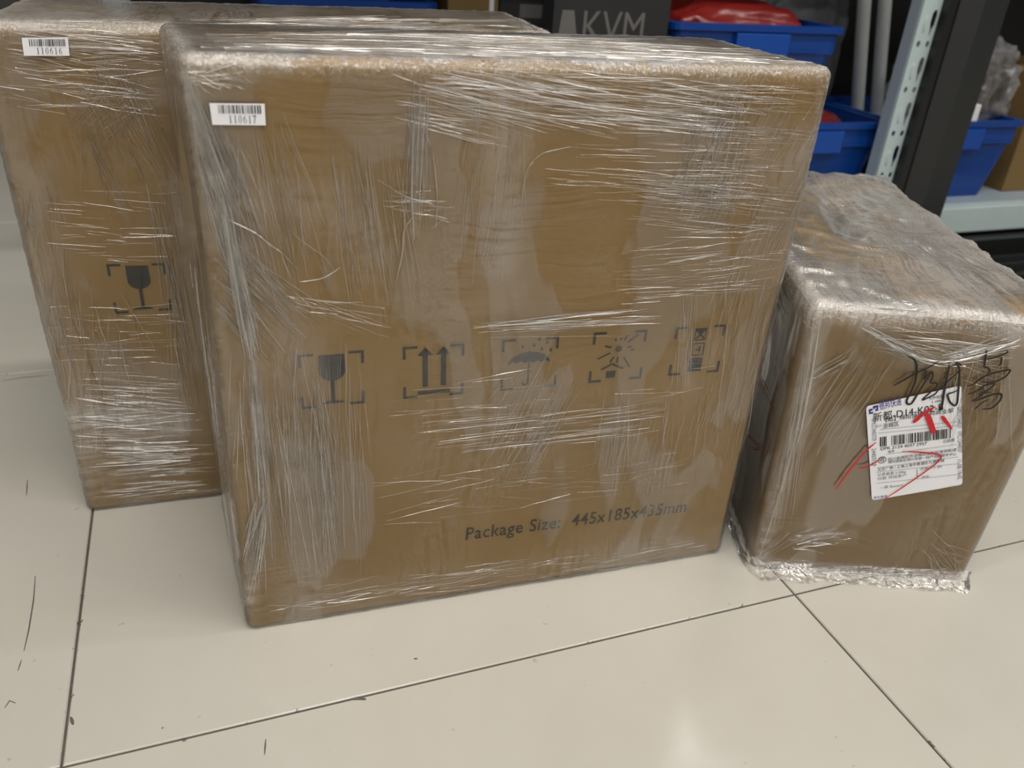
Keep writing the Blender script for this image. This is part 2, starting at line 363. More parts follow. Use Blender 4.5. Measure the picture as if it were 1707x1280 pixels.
# tubes of bunched film lying on a face
def strand_mesh(box, name, paths, parent, mat=None):
    # paths: list of (points Nx2 in metres on face, face, radius, off)
    V, F, MI = [], [], []; k = 0
    for U, face, r, off in paths:
        glint = RNG.random() < .3
        U = np.asarray(U, float); n = len(U)
        tg = np.gradient(U, axis=0); tg /= np.linalg.norm(tg, axis=1)[:, None] + 1e-12; nm = np.c_[-tg[:, 1], tg[:, 0]]
        # a small pleat: two flat facets meeting in a ridge
        rr = r * np.sin(np.linspace(.2, math.pi - .2, n)) ** .5
        tilt = RNG.choice([RNG.uniform(.15, .45), RNG.uniform(.45, .95)]); sk = RNG.uniform(-.7, .7)
        hh = rr * tilt * (1 + .35 * RNG.normal(size=n)) + .00004; sk = np.clip(sk + .25 * RNG.normal(size=n), -.85, .85)
        R = np.stack([box.face(U + nm * rr[:, None], face, off), box.face(U + nm * (rr * sk)[:, None], face, off + hh), box.face(U - nm * rr[:, None], face, off)], 1).reshape(-1, 3); V.append(R)
        for i in range(n - 1):
            for j in range(2):
                a = k + i * 3 + j; F.append((a, a + 1, a + 4, a + 3)); MI.append(int(glint))
        k += len(R)
    o = local_obj(box, name, np.vstack(V), F, mat or M_STRAND, parent); o.data.materials.append(M_PLEAT); o.data.polygons.foreach_set('material_index', MI); return o
RS = 1.4
def px_paths(box, specs, face, off):
    # specs: (p0, p1, spread px, count, length px (lo, hi), angle jitter deg, radius mm (lo, hi), wander px)
    P, meta = [], []
    for p0, p1, spread, cnt, (l0, l1), jit, (r0, r1), wan in specs:
        p0, p1 = np.array(p0, float), np.array(p1, float); d = p1 - p0; n = np.linalg.norm(d); d /= n; q = np.array([-d[1], d[0]])
        for _ in range(int(cnt * 1.6)):
            ln = min(n, RNG.uniform(l0, l1)); t = RNG.uniform(0, n - ln); s = RNG.uniform(-1, 1) * spread
            a = math.radians(RNG.normal() * jit); dd = np.array([d[0] * math.cos(a) - d[1] * math.sin(a), d[0] * math.sin(a) + d[1] * math.cos(a)])
            st = p0 + d * t + q * s; m_ = 7; tt = np.linspace(0, ln, m_)
            w_ = np.cumsum(RNG.normal(size=m_)) * wan * .35; w_ -= np.linspace(w_[0], w_[-1], m_)
            mid = st + dd * ln / 2
            if box is BOXA and face == 'F' and ((RNG.random() < .62 and 500 < mid[0] < 1215 and 548 < mid[1] < 680 and (mid[0] - 500) * -.055 + 575 < mid[1]) or (740 < mid[0] < 1180 and 800 < mid[1] < 930 and abs(mid[1] - (905 - (mid[0] - 776) * .13)) < 45)): continue
            P.append(st + tt[:, None] * dd + w_[:, None] * np.array([-dd[1], dd[0]])); meta.append(RS * RNG.uniform(r0, r1) * 1e-3)
    A = box.loc(np.vstack(P), face, off); out = []; k = 0
    lim = {'F': (box.dim[0], box.dim[2]), 'L': (box.dim[1], box.dim[2]), 'T': (box.dim[0], box.dim[1])}[face]
    for p, r in zip(P, meta):
        U = A[k:k + len(p)]; k += len(p)
        ok = (U[:, 0] > .001) & (U[:, 0] < lim[0] - .001) & (U[:, 1] > .001) & (U[:, 1] < lim[1] - .001)
        if ok.sum() >= 3: out.append((U[ok], face, r, off))
    return out
def poly_path(box, pts, face, r_mm, off, n=5):
    # smooth path through photograph points
    pts = np.array(pts, float); t = np.r_[0, np.cumsum(np.linalg.norm(np.diff(pts, axis=0), axis=1))]; s = np.linspace(0, t[-1], max(4, n * (len(pts) - 1)))
    q = np.c_[np.interp(s, t, pts[:, 0]), np.interp(s, t, pts[:, 1])]
    for _ in range(3): q[1:-1] = (q[:-2] + 2 * q[1:-1] + q[2:]) / 4
    return (box.loc(q, face, off), face, r_mm * 1e-3, off)

# flat print on a face: polygons in metres
class Print:
    def __init__(s, box, face='F', off=.0006): s.b, s.face, s.off, s.V, s.F = box, face, off, [], []
    def poly(s, U, faces=None):
        k = len(s.V); s.V.extend([tuple(u) for u in U]); s.F.extend([tuple(k + i for i in f) for f in (faces or [tuple(range(len(U)))])]); return s
    def ribbon(s, U, wd):
        U = np.asarray(U, float); tg = np.gradient(U, axis=0); tg /= np.linalg.norm(tg, axis=1)[:, None] + 1e-12; nm = np.c_[-tg[:, 1], tg[:, 0]]
        wd = (np.zeros(len(U)) + wd)[:, None] / 2; A, B = U + nm * wd, U - nm * wd; n = len(U)
        return s.poly(np.vstack([A, B]), [(i, i + 1, n + i + 1, n + i) for i in range(n - 1)])
    def obj(s, name, mat, parent):
        P = s.b.T(s.b.face(np.array(s.V), s.face, s.off)); return mesh(name, P, s.F, mat, parent)
def glyphs(text, track=0.0, bold=0.0):
    cu = bpy.data.curves.new('glyphs', 'FONT'); cu.body = text; cu.size = 1.0; cu.resolution_u = 3; cu.offset = bold; cu.space_character = 1.0 + track
    o = bpy.data.objects.new('glyphs', cu); C.objects.link(o); dg = bpy.context.evaluated_depsgraph_get(); me = o.evaluated_get(dg).to_mesh()
    V = np.array([v.co[:2] for v in me.vertices]) if len(me.vertices) else np.zeros((0, 2)); F = [tuple(p.vertices) for p in me.polygons]
    o.evaluated_get(dg).to_mesh_clear(); bpy.data.objects.remove(o); bpy.data.curves.remove(cu)
    return V, F
def text_on(pr, a, b, height, text, up=None, track=0.0, bold=0.0):
    # baseline from a to b (metres on the face), capital height in metres
    V, F = glyphs(text, track, bold)
    if not len(V): return
    a, b = np.array(a, float), np.array(b, float); d = b - a; x0, x1 = V[:, 0].min(), V[:, 0].max()
    n = np.array([-d[1], d[0]]) / np.linalg.norm(d) if up is None else np.array(up, float)
    pr.poly(a + np.outer((V[:, 0] - x0) / (x1 - x0), d) + np.outer(V[:, 1] / .72 * height, n), F)

BOXA = Carton([[.0049, .014, 0], [.4387, -.0078, 0], [.4452, .0004, .4395], [.0064, .001, .4419], [.4541, .1786, .4374], [-.006, .1843, .4375], [-.0049, .1779, 0], [.445, .1842, 0]], .445, .184, .4355)
BOXB = Carton([[-.1276, .2121, 0], [.3135, .1898, 0], [.3071, .1924, .4362], [-.1316, .2123, .4318], [.3267, .3723, .4361], [-.1213, .3964, .4314], [-.1213, .3967, 0], [.3231, .3735, 0]], .445, .184, .4355)
BOXC = Carton([[.4577, -.0364, 0], [.645, -.107, 0], [.6501, -.1146, .2656], [.452, -.0341, .2664], [.8033, .284, .2687], [.6076, .3608, .2691], [.6055, .3611, 0], [.802, .2848, 0]], .209, .424, .2675)

def carton_body(box, parent, r=.0055):
    L, F, UV, FC = box.shell(r, 0, .02, None, 'FLTRBU'); L = L.copy()
    return local_obj(box, 'carton_body', L, F.tolist(), M_KRAFT, parent, smooth=True)

GROUP = 'film-wrapped shipping cartons'
A = props(empty('wrapped_carton', (.225, .09, 0)), 'square brown carton in clear film with sticker 110617, in front', 'carton', GROUP)
B = props(empty('wrapped_carton', (.09, .29, 0)), 'brown carton in clear film with sticker 110616, standing behind carton 110617', 'carton', GROUP)
D = props(empty('wrapped_carton', (.63, .13, 0)), 'low film-wrapped brown carton with white shipping label and black handwriting', 'carton', GROUP)
def adopt(parent):     # children were built in world space
    bpy.context.view_layer.update()
    for o in C.objects:
        if o.parent == parent:
            o.matrix_parent_inverse = parent.matrix_world.inverted()

for bx, pr, r_ in ((BOXA, A, .0055), (BOXB, B, .0055), (BOXC, D, .0085)): carton_body(bx, pr, r_)

# -------- printed handling symbols (local square -1..1 inside its brackets)
def symbol(box, parent, kind, quad, name):
    tl, tr, br, bl = box.loc(quad); S = lambda x, y: ((tl * (1 - x) + tr * x) * y + (bl * (1 - x) + br * x) * (1 - y))
    root = empty(name); root.parent = parent; lw = np.linalg.norm(tr - tl) * .045; t = .045
    for cx, cy in ((0, 0), (1, 0), (1, 1), (0, 1)):
        sx, sy = (1 if cx == 0 else -1), (1 if cy == 0 else -1)
        L6 = [(cx, cy), (cx + sx * .235, cy), (cx + sx * .235, cy + sy * t), (cx + sx * t, cy + sy * t), (cx + sx * t, cy + sy * .235), (cx, cy + sy * .235)]
        Print(box).poly([S(*p) for p in L6], [(0, 1, 2, 3), (0, 3, 4, 5)]).obj('corner_bracket', M_INK, root)
    def p2(pts, nm='mark'): Print(box).poly([S(*p) for p in pts]).obj(nm, M_INK, root)
    def l2(pts, w_, nm='line'): Print(box).ribbon([S(*p) for p in pts], lw * w_).obj(nm, M_INK, root)
    if kind == 'glass':
        bowl = [(.31, .96), (.70, .96), (.705, .68)] + [(.507 + .2 * math.cos(a), .66 - .18 * math.sin(a)) for a in np.linspace(.1, math.pi - .1, 12)] + [(.31, .68)]
        p2(bowl, 'bowl'); l2([(.507, .50), (.505, .10)], 1.3, 'stem')
        p2([(.325, .055), (.675, .055), (.66, .085), (.56, .11), (.44, .11), (.34, .085)], 'foot')
    if kind == 'arrows':
        for x in (.36, .66):
            p2([(x - .042, .21), (x + .042, .21), (x + .042, .82), (x + .125, .82), (x, .97), (x - .125, .82), (x - .042, .82)], 'arrow')
        p2([(.24, .06), (.77, .06), (.77, .13), (.24, .13)], 'base_bar')
    if kind == 'umbrella':
        n = 5; rim = []
        for i in range(n):
            x0, x1 = .12 + .74 * i / n, .12 + .74 * (i + 1) / n; xm = (x0 + x1) / 2
            rim += [(x0, .50 if i in (0,) else .52), (xm, .555)]
        rim += [(.86, .50)]
        dome = [(.49 + .37 * math.cos(a), .51 + .225 * math.sin(a)) for a in np.linspace(.02, math.pi - .02, 16)]
        p2(rim + dome[1:-1], 'umbrella_canopy'); p2([(.475, .735), (.505, .735), (.49, .775)], 'umbrella_tip')
        l2([(.485, .54), (.485, .16)] + [(.435 + .05 * math.cos(a), .14 - .055 * math.sin(a)) for a in np.linspace(.15, math.pi, 7)], .75, 'umbrella_handle')
        for x, y in ((.36, .83), (.56, .85), (.65, .96), (.70, .77), (.79, .89), (.86, .74)):
            p2([(x, y + .06)] + [(x + .027 * math.cos(a), y + .027 * math.sin(a)) for a in np.linspace(.5, -math.pi - .5, 9)], 'raindrop')
    if kind == 'sun':
        c = (.50, .65); p2([(c[0] + .062 * math.cos(a), c[1] + .062 * math.sin(a)) for a in np.linspace(0, 6.28, 17)[:-1]], 'sun_disc')
        for a, r0, r1 in ((8, .16, .24), (38, .2, .44), (62, .19, .3), (84, .17, .22), (113, .17, .23), (165, .15, .28), (205, .17, .42), (243, .17, .3), (270, .16, .28), (303, .2, .46), (352, .22, .3)):
            a = math.radians(a); l2([(c[0] + r0 * math.cos(a), c[1] + r0 * math.sin(a)), (c[0] + r1 * math.cos(a), c[1] + r1 * math.sin(a))], .65, 'ray')
        l2([(.21, .25), (.41, .35), (.63, .24)], .75, 'roof'); p2([(.32, .07), (.49, .07), (.49, .21), (.32, .21)], 'house')
    if kind == 'stack':
        def frame(x0, y0, x1, y1):
            e = .022; Q = [S(*p) for p in ((x0, y0), (x1, y0), (x1, y1), (x0, y1), (x0 + e, y0 + e), (x1 - e, y0 + e), (x1 - e, y1 - e), (x0 + e, y1 - e))]
            Print(box).poly(Q, [(0, 1, 5, 4), (1, 2, 6, 5), (2, 3, 7, 6), (3, 0, 4, 7)]).obj('square', M_INK, root)
        frame(.39, .70, .63, .95); l2([(.39, .70), (.63, .95)], .6); l2([(.39, .95), (.63, .70)], .6); p2([(.39, .95), (.63, .95), (.51, .825)])
        frame(.39, .385, .63, .65); p2([(.37, .055), (.63, .055), (.63, .34), (.38, .34)])
        ink2 = Print(box); text_on(ink2, S(.455, .445), S(.565, .445), np.linalg.norm(S(.5, .445) - S(.5, .595)), '4'); ink2.obj('digit', M_INK, root)
    return root
QUADS = {'glass': [(495, 591), (606, 583), (608, 671), (501, 682)], 'arrows': [(671, 578), (774, 572), (772, 656), (672, 665)],
         'umbrella': [(837, 566), (932, 560), (926, 643), (833, 651)], 'sun': [(990, 554), (1079, 549), (1068, 630), (980, 638)],
         'stack': [(1127, 545), (1210, 540), (1197, 619), (1113, 626)]}
NM = {'glass': 'fragile_symbol', 'arrows': 'this_way_up_symbol', 'umbrella': 'keep_dry_symbol', 'sun': 'keep_cool_symbol', 'stack': 'stacking_symbol'}
for k, q in QUADS.items(): symbol(BOXA, A, k, q, NM[k])
symbol(BOXB, B, 'glass', [(177, 440), (275, 438), (287, 516), (192, 523)], 'fragile_symbol')
tx = Print(BOXA); a, b = BOXA.loc([(776, 899), (1142, 852)])
text_on(tx, a, b, .0133, 'Package Size:  445x185x435mm', track=.06, bold=.004); tx.obj('printed_text', M_INK_GREY, A)['label'] = 'dark printed line Package Size 445x185x435mm'

# -------- barcode stickers
def serif_digit(ch):       # polygons in a 0.6 x 1 cell
    arc = lambda cx, cy, rx, ry, a0, a1, n=14: [(cx + rx * math.cos(t), cy + ry * math.sin(t)) for t in np.linspace(a0, a1, n)]
    def ring(cx, cy, rx, ry, tx_, ty, a0=0, a1=2 * math.pi, n=18):
        o_, i_ = arc(cx, cy, rx, ry, a0, a1, n), arc(cx, cy, rx - tx_, ry - ty, a0, a1, n); return [[o_[k], o_[k + 1], i_[k + 1], i_[k]] for k in range(n - 1)]
    if ch == '1': return [[(.25, .03), (.36, .03), (.36, 1), (.25, .92)], [(.12, 0), (.49, 0), (.49, .04), (.12, .04)], [(.12, .85), (.25, .88), (.36, 1), (.3, .98)]]
    if ch == '0': return ring(.3, .5, .25, .5, .09, .035)
    if ch == '6': return ring(.3, .3, .25, .3, .08, .035) + [[(.05, .3), (.13, .3), (.17, .55), (.3, .8), (.48, .96), (.47, 1), (.25, .88), (.1, .65)]]
    if ch == '7': return [[(.06, .9), (.54, .9), (.54, 1), (.06, 1)], [(.06, .76), (.1, .76), (.12, .9), (.06, .9)], [(.45, .9), (.54, .9), (.34, .4), (.3, 0), (.2, 0), (.24, .4)]]
def sticker(box, parent, quad, digits, off, barx, dig, seed):
    tl, tr, br, bl = box.loc(quad, 'F', off); S = lambda x, y: (tl * (1 - x) + tr * x) * y + (bl * (1 - x) + br * x) * (1 - y)
    P = Print(box, 'F', off); n = 8
    P.poly([S(i / n, j) for j in (0, 1) for i in range(n + 1)], [(i, i + 1, n + 2 + i, n + 1 + i) for i in range(n)])
    lab = P.obj('barcode_sticker', M_PAPER, parent); lab['label'] = 'small white sticker with barcode and number ' + digits
    so = lab.modifiers.new('thick', 'SOLIDIFY'); so.thickness = .0002
    bc = Print(box, 'F', off + .0004); rr = random.Random(seed); x = barx[0]
    while x < barx[1]:
        w_ = rr.choice((.010, .012, .018, .026)); bc.poly([S(x, .54), S(min(x + w_, barx[1]), .54), S(min(x + w_, barx[1]), .93), S(x, .93)]); x += w_ + rr.choice((.014, .018, .028))
    bc.obj('barcode', M_LINK, lab)
    nb = Print(box, 'F', off + .0004); cw = (dig[1] - dig[0]) / len(digits)
    for i, ch in enumerate(digits):
        for pl in serif_digit(ch): nb.poly([S(dig[0] + cw * (i + (p[0] + .1) / .8), .10 + .36 * p[1]) for p in pl])
    nb.obj('number', M_LINK, lab)
sticker(BOXA, A, [(349, 172), (441, 173), (443, 209), (354, 208)], '110617', .0052, (.15, .93), (.30, .84), 3)
sticker(BOXB, B, [(36, 63), (113, 63), (116, 93), (40, 93)], '110616', .0052, (.15, .93), (.27, .86), 5)

# -------- shipping label and handwriting on the low carton (points read off a close-up of the label)
Z = lambda pts: np.array(pts, float) / 4.267 + [1400, 560]
OFFC = .0046
lab = Print(BOXC, 'F', OFFC)
out = []
cor = [(186, 500), (866, 352), (872, 1058), (228, 1170)]
for i in range(4):
    p, a, b = np.array(cor[i], float), np.array(cor[i - 1], float), np.array(cor[(i + 1) % 4], float); r_ = 24
    p0, p1 = p + (a - p) / np.linalg.norm(a - p) * r_, p + (b - p) / np.linalg.norm(b - p) * r_
    for t in np.linspace(0, 1, 5): out.append((1 - t) ** 2 * p0 + 2 * t * (1 - t) * p + t * t * p1)
    if i in (0, 2):           # the paper edge follows the carton a little
        q0 = p1; q1 = np.array(cor[(i + 1) % 4], float)
        for t in (.33, .66): out.append(q0 + (q1 - q0) * t)
lab.poly(BOXC.loc(Z(out), 'F', OFFC)[::-1]); LAB = lab.obj('shipping_label', M_PAPER, D); LAB['label'] = 'white rounded courier label with barcode and red marks'
def lp(x, y): return BOXC.loc(Z([(x, y)]), 'F', OFFC)[0]
def ltext(pr, xa, ya, xb, yb, hpx, s, track=0.0):
    a, b, c = BOXC.loc(Z([(xa, ya), (xb, yb), (xa - hpx * .02, ya - hpx)]), 'F', OFFC); text_on(pr, a, b, np.linalg.norm(c - a), s, None, track)
for q in ([(205, 520), (232, 514), (232, 528), (218, 531), (218, 541), (236, 537), (236, 549), (208, 555)], [(236, 497), (272, 489), (272, 528), (252, 533), (252, 520), (260, 518), (260, 505), (250, 507), (250, 515), (236, 518)], [(232, 528), (252, 523), (252, 533), (236, 537)]):
    if len(q) > 4: Print(BOXC, 'F', OFFC + .0004).poly(BOXC.loc(Z(q), 'F', OFFC)).obj('blue_emblem', M_LBLUE, LAB)
pb = Print(BOXC, 'F', OFFC + .0004)
ltext(pb, 283, 522, 440, 484, 48, '德邦快递'); 
pc = Print(BOXC, 'F', OFFC + .0004); ltext(pc, 240, 1158, 335, 1146, 15, '官方寄递'); pc.obj('blue_lettering', M_LBLUE, LAB)
pb.obj('blue_lettering', M_LBLUE, LAB)
pk = Print(BOXC, 'F', OFFC + .0004)
ltext(pk, 235, 606, 735, 525, 50, '新都-D14-K02-B', .02)
ltext(pk, 325, 608, 805, 540, 26, '【散】绵阳快递数码商业部'); ltext(pk, 305, 655, 420, 634, 28, '涪城区'); ltext(pk, 632, 455, 735, 436, 20, '大件快递'); ltext(pk, 655, 476, 715, 466, 15, '1.00')
ltext(pk, 290, 812, 618, 772, 22, 'DPK 2124 4037 2957'); ltext(pk, 735, 760, 815, 746, 18, '已验视')
ltext(pk, 342, 830, 388, 825, 15, '收件'); ltext(pk, 342, 885, 828, 815, 17, '四川省绵阳市涪城区高新区普明街道'); ltext(pk, 342, 905, 828, 845, 17, '绵州高新区绵兴东路一段产业园服务中心')
ltext(pk, 268, 958, 742, 892, 17, '北京广南 / 上海上海市青浦区九亭新城')
V, F = glyphs('收'); ltext(pk, 282, 893, 318, 887, 28, '收')
c0 = lp(300, 880); rr_ = np.linalg.norm(lp(328, 876) - c0)
ring = [c0 + rr_ * np.array([math.cos(t), math.sin(t)]) for t in np.linspace(0, 6.2832, 25)]; pk.ribbon(ring, .0005)
pk.obj('label_text', M_LINK, LAB)
pg = Print(BOXC, 'F', OFFC + .0004)
for s0, s1 in (((285, 664), (835, 608)), ((270, 690), (835, 636)), ((330, 840), (828, 770)), ((262, 936), (840, 858)), ((255, 968), (850, 905)), ((262, 1046), (850, 982))): pg.ribbon(BOXC.loc(Z([s0, s1]), 'F', OFFC), .00035)
ltext(pg, 268, 996, 470, 970, 17, '计费重量 5.50kg'); ltext(pg, 268, 1024, 470, 996, 17, '付款 月结客户'); ltext(pg, 570, 955, 725, 932, 15, '件数: 1/1 (B)'); ltext(pg, 580, 1012, 640, 1003, 14, '签收:')
ltext(pg, 282, 1088, 450, 1064, 16, '一票 Battery'); ltext(pg, 725, 1086, 858, 1062, 10, 'www 95353 com'); ltext(pg, 255, 650, 298, 640, 14, '送达'); pg.ribbon(BOXC.loc(Z([(548, 945), (550, 1010)]), 'F', OFFC), .0005)
for i, (xx, y0, y1, s_) in enumerate(((238, 590, 745, 'DPK2124403729'), (238, 800, 925, '24403729'), (846, 505, 660, 'DPK21244037'), (848, 680, 830, '1PC1244037'), (846, 880, 1018, '11-08 19:42'))):
    a, b = lp(xx - 12, y0), lp(xx - 9, y1); text_on(pg, a, b, .0038, s_)
pg.obj('fine_print', M_LGREY, LAB)
pt = Print(BOXC, 'F', OFFC + .0004); rr = random.Random(12); x = 285
while x < 785:
    w_ = rr.choice((3, 4, 6, 9))
    if not (338 < x < 360):
        y0 = 718 - (x - 285) * .124; q = [(x, y0 + 72 - 4), (x + w_, y0 + 71 - 4), (x + w_, y0 - 1), (x, y0)]; pt.poly(BOXC.loc(Z(q), 'F', OFFC))
    x += w_ + rr.choice((4, 5, 7, 11))
pt.obj('barcode', M_LINK, LAB)
def smooth_pts(p, n=6):
    p = np.array(p, float); t = np.r_[0, np.cumsum(np.linalg.norm(np.diff(p, axis=0), axis=1))]; s = np.linspace(0, t[-1], n * (len(p) - 1) + 1); q = np.c_[np.interp(s, t, p[:, 0]), np.interp(s, t, p[:, 1])]
    for _ in range(3): q[1:-1] = (q[:-2] + 2 * q[1:-1] + q[2:]) / 4
    return q
def pen(strokes, name, mat, parent, off):
    P = Print(BOXC, 'F', off)
    for pts, wpx, tap in strokes:
        q = smooth_pts(pts); U = BOXC.loc(Z(q), 'F', off); n = len(U); t = np.linspace(0, 1, n); wd = wpx / 4.267 * .00078 * (1 - tap * t) * np.minimum(1, .45 + 4 * np.minimum(t, 1 - t))
        P.ribbon(U, wd)
    return P.obj(name, mat, parent)
pen([([(485, 150), (515, 150), (545, 190), (548, 250), (535, 330), (500, 410), (470, 465), (480, 490), (510, 485), (560, 400), (610, 320), (665, 245)], 11, .2), ([(380, 355), (460, 310), (545, 262), (640, 220), (705, 178)], 11, .4),
     ([(575, 235), (620, 245), (592, 318), (645, 250), (668, 268), (640, 340), (690, 328), (700, 350), (600, 440), (578, 462), (680, 415), (740, 325)], 9, .2), ([(780, 205), (760, 290), (738, 420), (720, 542), (708, 498)], 11, .1),
     ([(782, 220), (830, 200), (850, 215), (848, 330), (836, 480), (822, 503), (780, 470), (762, 410), (800, 405), (842, 385)], 9, 0), ([(720, 372), (790, 300), (872, 235)], 8, .3), ([(765, 190), (782, 192), (800, 185)], 8, .3), ([(820, 190), (850, 195), (868, 215)], 8, .3)], 'handwriting', M_MARK, D, OFFC + .0009)['label'] = 'black handwritten character over top of label'
pen([([(1045, 100), (1035, 160), (1024, 222), (1058, 225), (1072, 258), (1040, 265)], 9, .2), ([(1040, 166), (1110, 150), (1205, 115), (1185, 100)], 9, .3), ([(1150, 150), (1146, 200), (1128, 213)], 9, .2), ([(905, 355), (950, 348), (1000, 300), (1080, 265), (1222, 235), (1182, 290), (1110, 325), (1005, 332)], 10, .2),
     ([(905, 415), (960, 400), (1040, 345), (1112, 335), (1062, 380), (985, 415)], 9, .1), ([(935, 465), (980, 440), (1040, 398), (1080, 402)], 8, .2), ([(950, 466), (1020, 440), (1100, 410), (1156, 410), (1142, 460), (1080, 517), (1010, 520)], 11, .1), ([(960, 522), (1000, 480), (1062, 448)], 9, .4)], 'handwriting', M_MARK, D, OFFC + .0009)['label'] = 'black handwritten character right of label'
pen([([(522, 617), (600, 545), (683, 503)], 24, .55), ([(620, 555), (645, 620), (672, 696)], 27, .1), ([(725, 570), (765, 620), (797, 664)], 20, .5), ([(-30, 1090), (60, 965), (130, 880), (190, 810), (260, 756)], 10, .1), ([(135, 940), (200, 930), (290, 878)], 10, .4),
     ([(445, 822), (560, 825), (690, 838), (737, 853), (690, 905), (560, 1000), (420, 1095), (305, 1168)], 9, .3)], 'red_marks', M_REDINK, D, OFFC + .0013)
for pts in ([(1267, 632), (1279, 658), (1287, 684)], [(1250, 742), (1258, 752), (1267, 738)], [(1246, 725), (1256, 738), (1266, 750)]): Print(BOXC, 'L', .0042).ribbon(BOXC.loc(smooth_pts(pts), 'L', .0042), .0011).obj('red_pen_line', M_REDINK, D)

# -------- the film
cA = BOXA.loc([(400, 190)])[0]
strA = [([(305, 125), (335, 215), (372, 330), (405, 470), (421, 600), (436, 740), (440, 840), (428, 930), (414, 1000)], 13, .42),  # haze strokes: bunched film, plus pale reflections painted as milk
        ([(312, 118), (360, 250), (420, 420), (520, 620)], 34, .16), ([(850, 130), (840, 300), (830, 440)], 38, .30), ([(900, 150), (1060, 190), (1180, 220)], 45, .16), ([(1290, 230), (1240, 290), (1330, 250)], 46, .24),
        ([(440, 330), (560, 350), (630, 430)], 40, .17), ([(1140, 540), (1145, 640)], 9, .22), ([(480, 600), (500, 960)], 55, .14), ([(700, 180), (690, 390)], 9, .3), ([(760, 520), (860, 500)], 24, .12), ([(600, 700), (1150, 690)], 110, .06), ([(480, 1010), (1190, 900)], 22, .16), ([(280, 95), (480, 108)], 9, .5), ([(1000, 110), (1385, 118)], 8, .35)]
make_film(BOXA, A, 1, .0010, .0011, .0026, .0022, strA, edge_haze=.30, base=.015)
strB = [([(60, 830), (160, 700), (300, 700)], 50, .25), ([(30, 120), (140, 150)], 40, .16), ([(0, 35), (280, 42)], 9, .55), ([(110, 690), (300, 705)], 18, .4), ([(170, 640), (260, 800)], 60, .15), ([(60, 300), (90, 500), (160, 800)], 36, .2), ([(890, 55), (925, 60)], 25, .5), ([(300, 300), (330, 600)], 24, .2)]  # bunched film, plus bright glint bands painted as haze
make_film(BOXB, B, 2, .0011, .0012, .0032, .0022, strB, edge_haze=.32, base=.03)
strC = [([(1362, 520), (1345, 690), (1300, 820), (1262, 940)], 16, .38), ([(1330, 500), (1430, 520), (1560, 520), (1700, 545)], 20, .45), ([(1440, 545), (1530, 600), (1600, 590), (1700, 570)], 18, .3), ([(1360, 300), (1500, 420), (1640, 500)], 30, .28), ([(1420, 300), (1560, 380), (1690, 470)], 30, .3), ([(1330, 480), (1480, 470), (1600, 500)], 35, .2), ([(1260, 945), (1600, 965)], 12, .35), ([(1330, 895), (1420, 890)], 12, .25)]  # bunched film and folds, plus low glints painted as haze
def calmC(P):      # the film lies tight under the label
    return np.where((P[:, 1] < .01) & (P[:, 2] < .22), .75, 0)
make_film(BOXC, D, 3, .0024, .0008, .0028, .0026, strC, edge_haze=.42, base=.02, top_haze=.12, mat=M_FILM_LOOSE, calm=calmC, r=.009, top=1.9)

# -------- bunched strands
H_ = (.10, .24)
spA = [((860, 150), (1370, 200), 45, 110, (40, 190), 3, (.08, .2), 2), ((700, 130), (1050, 190), 45, 70, (50, 170), 4, (.08, .18), 2), ((900, 260), (1360, 280), 70, 70, (30, 160), 3, (.07, .16), 1.5), ((1030, 330), (1340, 360), 40, 46, (40, 200), 3, (.08, .2), 1.5),
       ((1330, 140), (1190, 420), 110, 130, (30, 130), 5, (.07, .16), 1), ((1230, 130), (1160, 380), 60, 40, (40, 200), 4, (.09, .18), 1), ((315, 130), (420, 460), 36, 70, (60, 240), 5, (.09, .22), 3), ((345, 420), (500, 590), 55, 60, (50, 190), 5, (.09, .2), 1.5), ((400, 200), (480, 520), 75, 70, (50, 200), 5, (.07, .16), 3),
       ((455, 560), (500, 980), 75, 120, (60, 280), 5, (.07, .17), 3), ((545, 560), (560, 980), 60, 50, (60, 300), 4, (.07, .15), 3), ((600, 230), (640, 520), 60, 50, (60, 220), 4, (.07, .14), 2), ((700, 130), (690, 400), 20, 22, (60, 240), 2, (.1, .2), 1), ((840, 150), (800, 480), 50, 30, (50, 170), 5, (.08, .16), 2),
       ((930, 600), (820, 800), 60, 56, (40, 170), 5, (.07, .15), 1.5), ((1290, 420), (1210, 800), 80, 120, (40, 170), 5, (.06, .14), 1.5), ((1150, 480), (1140, 660), 13, 34, (50, 160), 3, (.08, .16), 1.5), ((1080, 650), (1040, 850), 70, 40, (40, 160), 6, (.06, .13), 1.5),
       ((770, 545), (1110, 520), 12, 16, (60, 240), 2, (.12, .24), 2), ((790, 560), (1100, 540), 12, 12, (80, 240), 2, (.08, .18), 2), ((640, 690), (1200, 640), 40, 40, (40, 190), 3, (.07, .17), 1.5), ((700, 740), (1130, 690), 26, 34, (40, 190), 2, (.1, .22), 1.5), ((620, 860), (1180, 800), 60, 40, (40, 160), 6, (.06, .13), 2),
       ((430, 1010), (1190, 905), 18, 60, (30, 120), 4, (.08, .2), 2), ((1010, 450), (1320, 420), 60, 50, (30, 140), 4, (.07, .17), 1.5), ((640, 160), (860, 210), 40, 40, (30, 140), 4, (.06, .13), 1.5), ((300, 120), (430, 140), 14, 24, (20, 60), 25, (.08, .16), 1), ((640, 330), (760, 350), 20, 14, (30, 90), 8, (.08, .18), 3), ((470, 500), (660, 540), 14, 12, (40, 140), 5, (.08, .16), 2)]
P1 = px_paths(BOXA, spA, 'F', .0034)
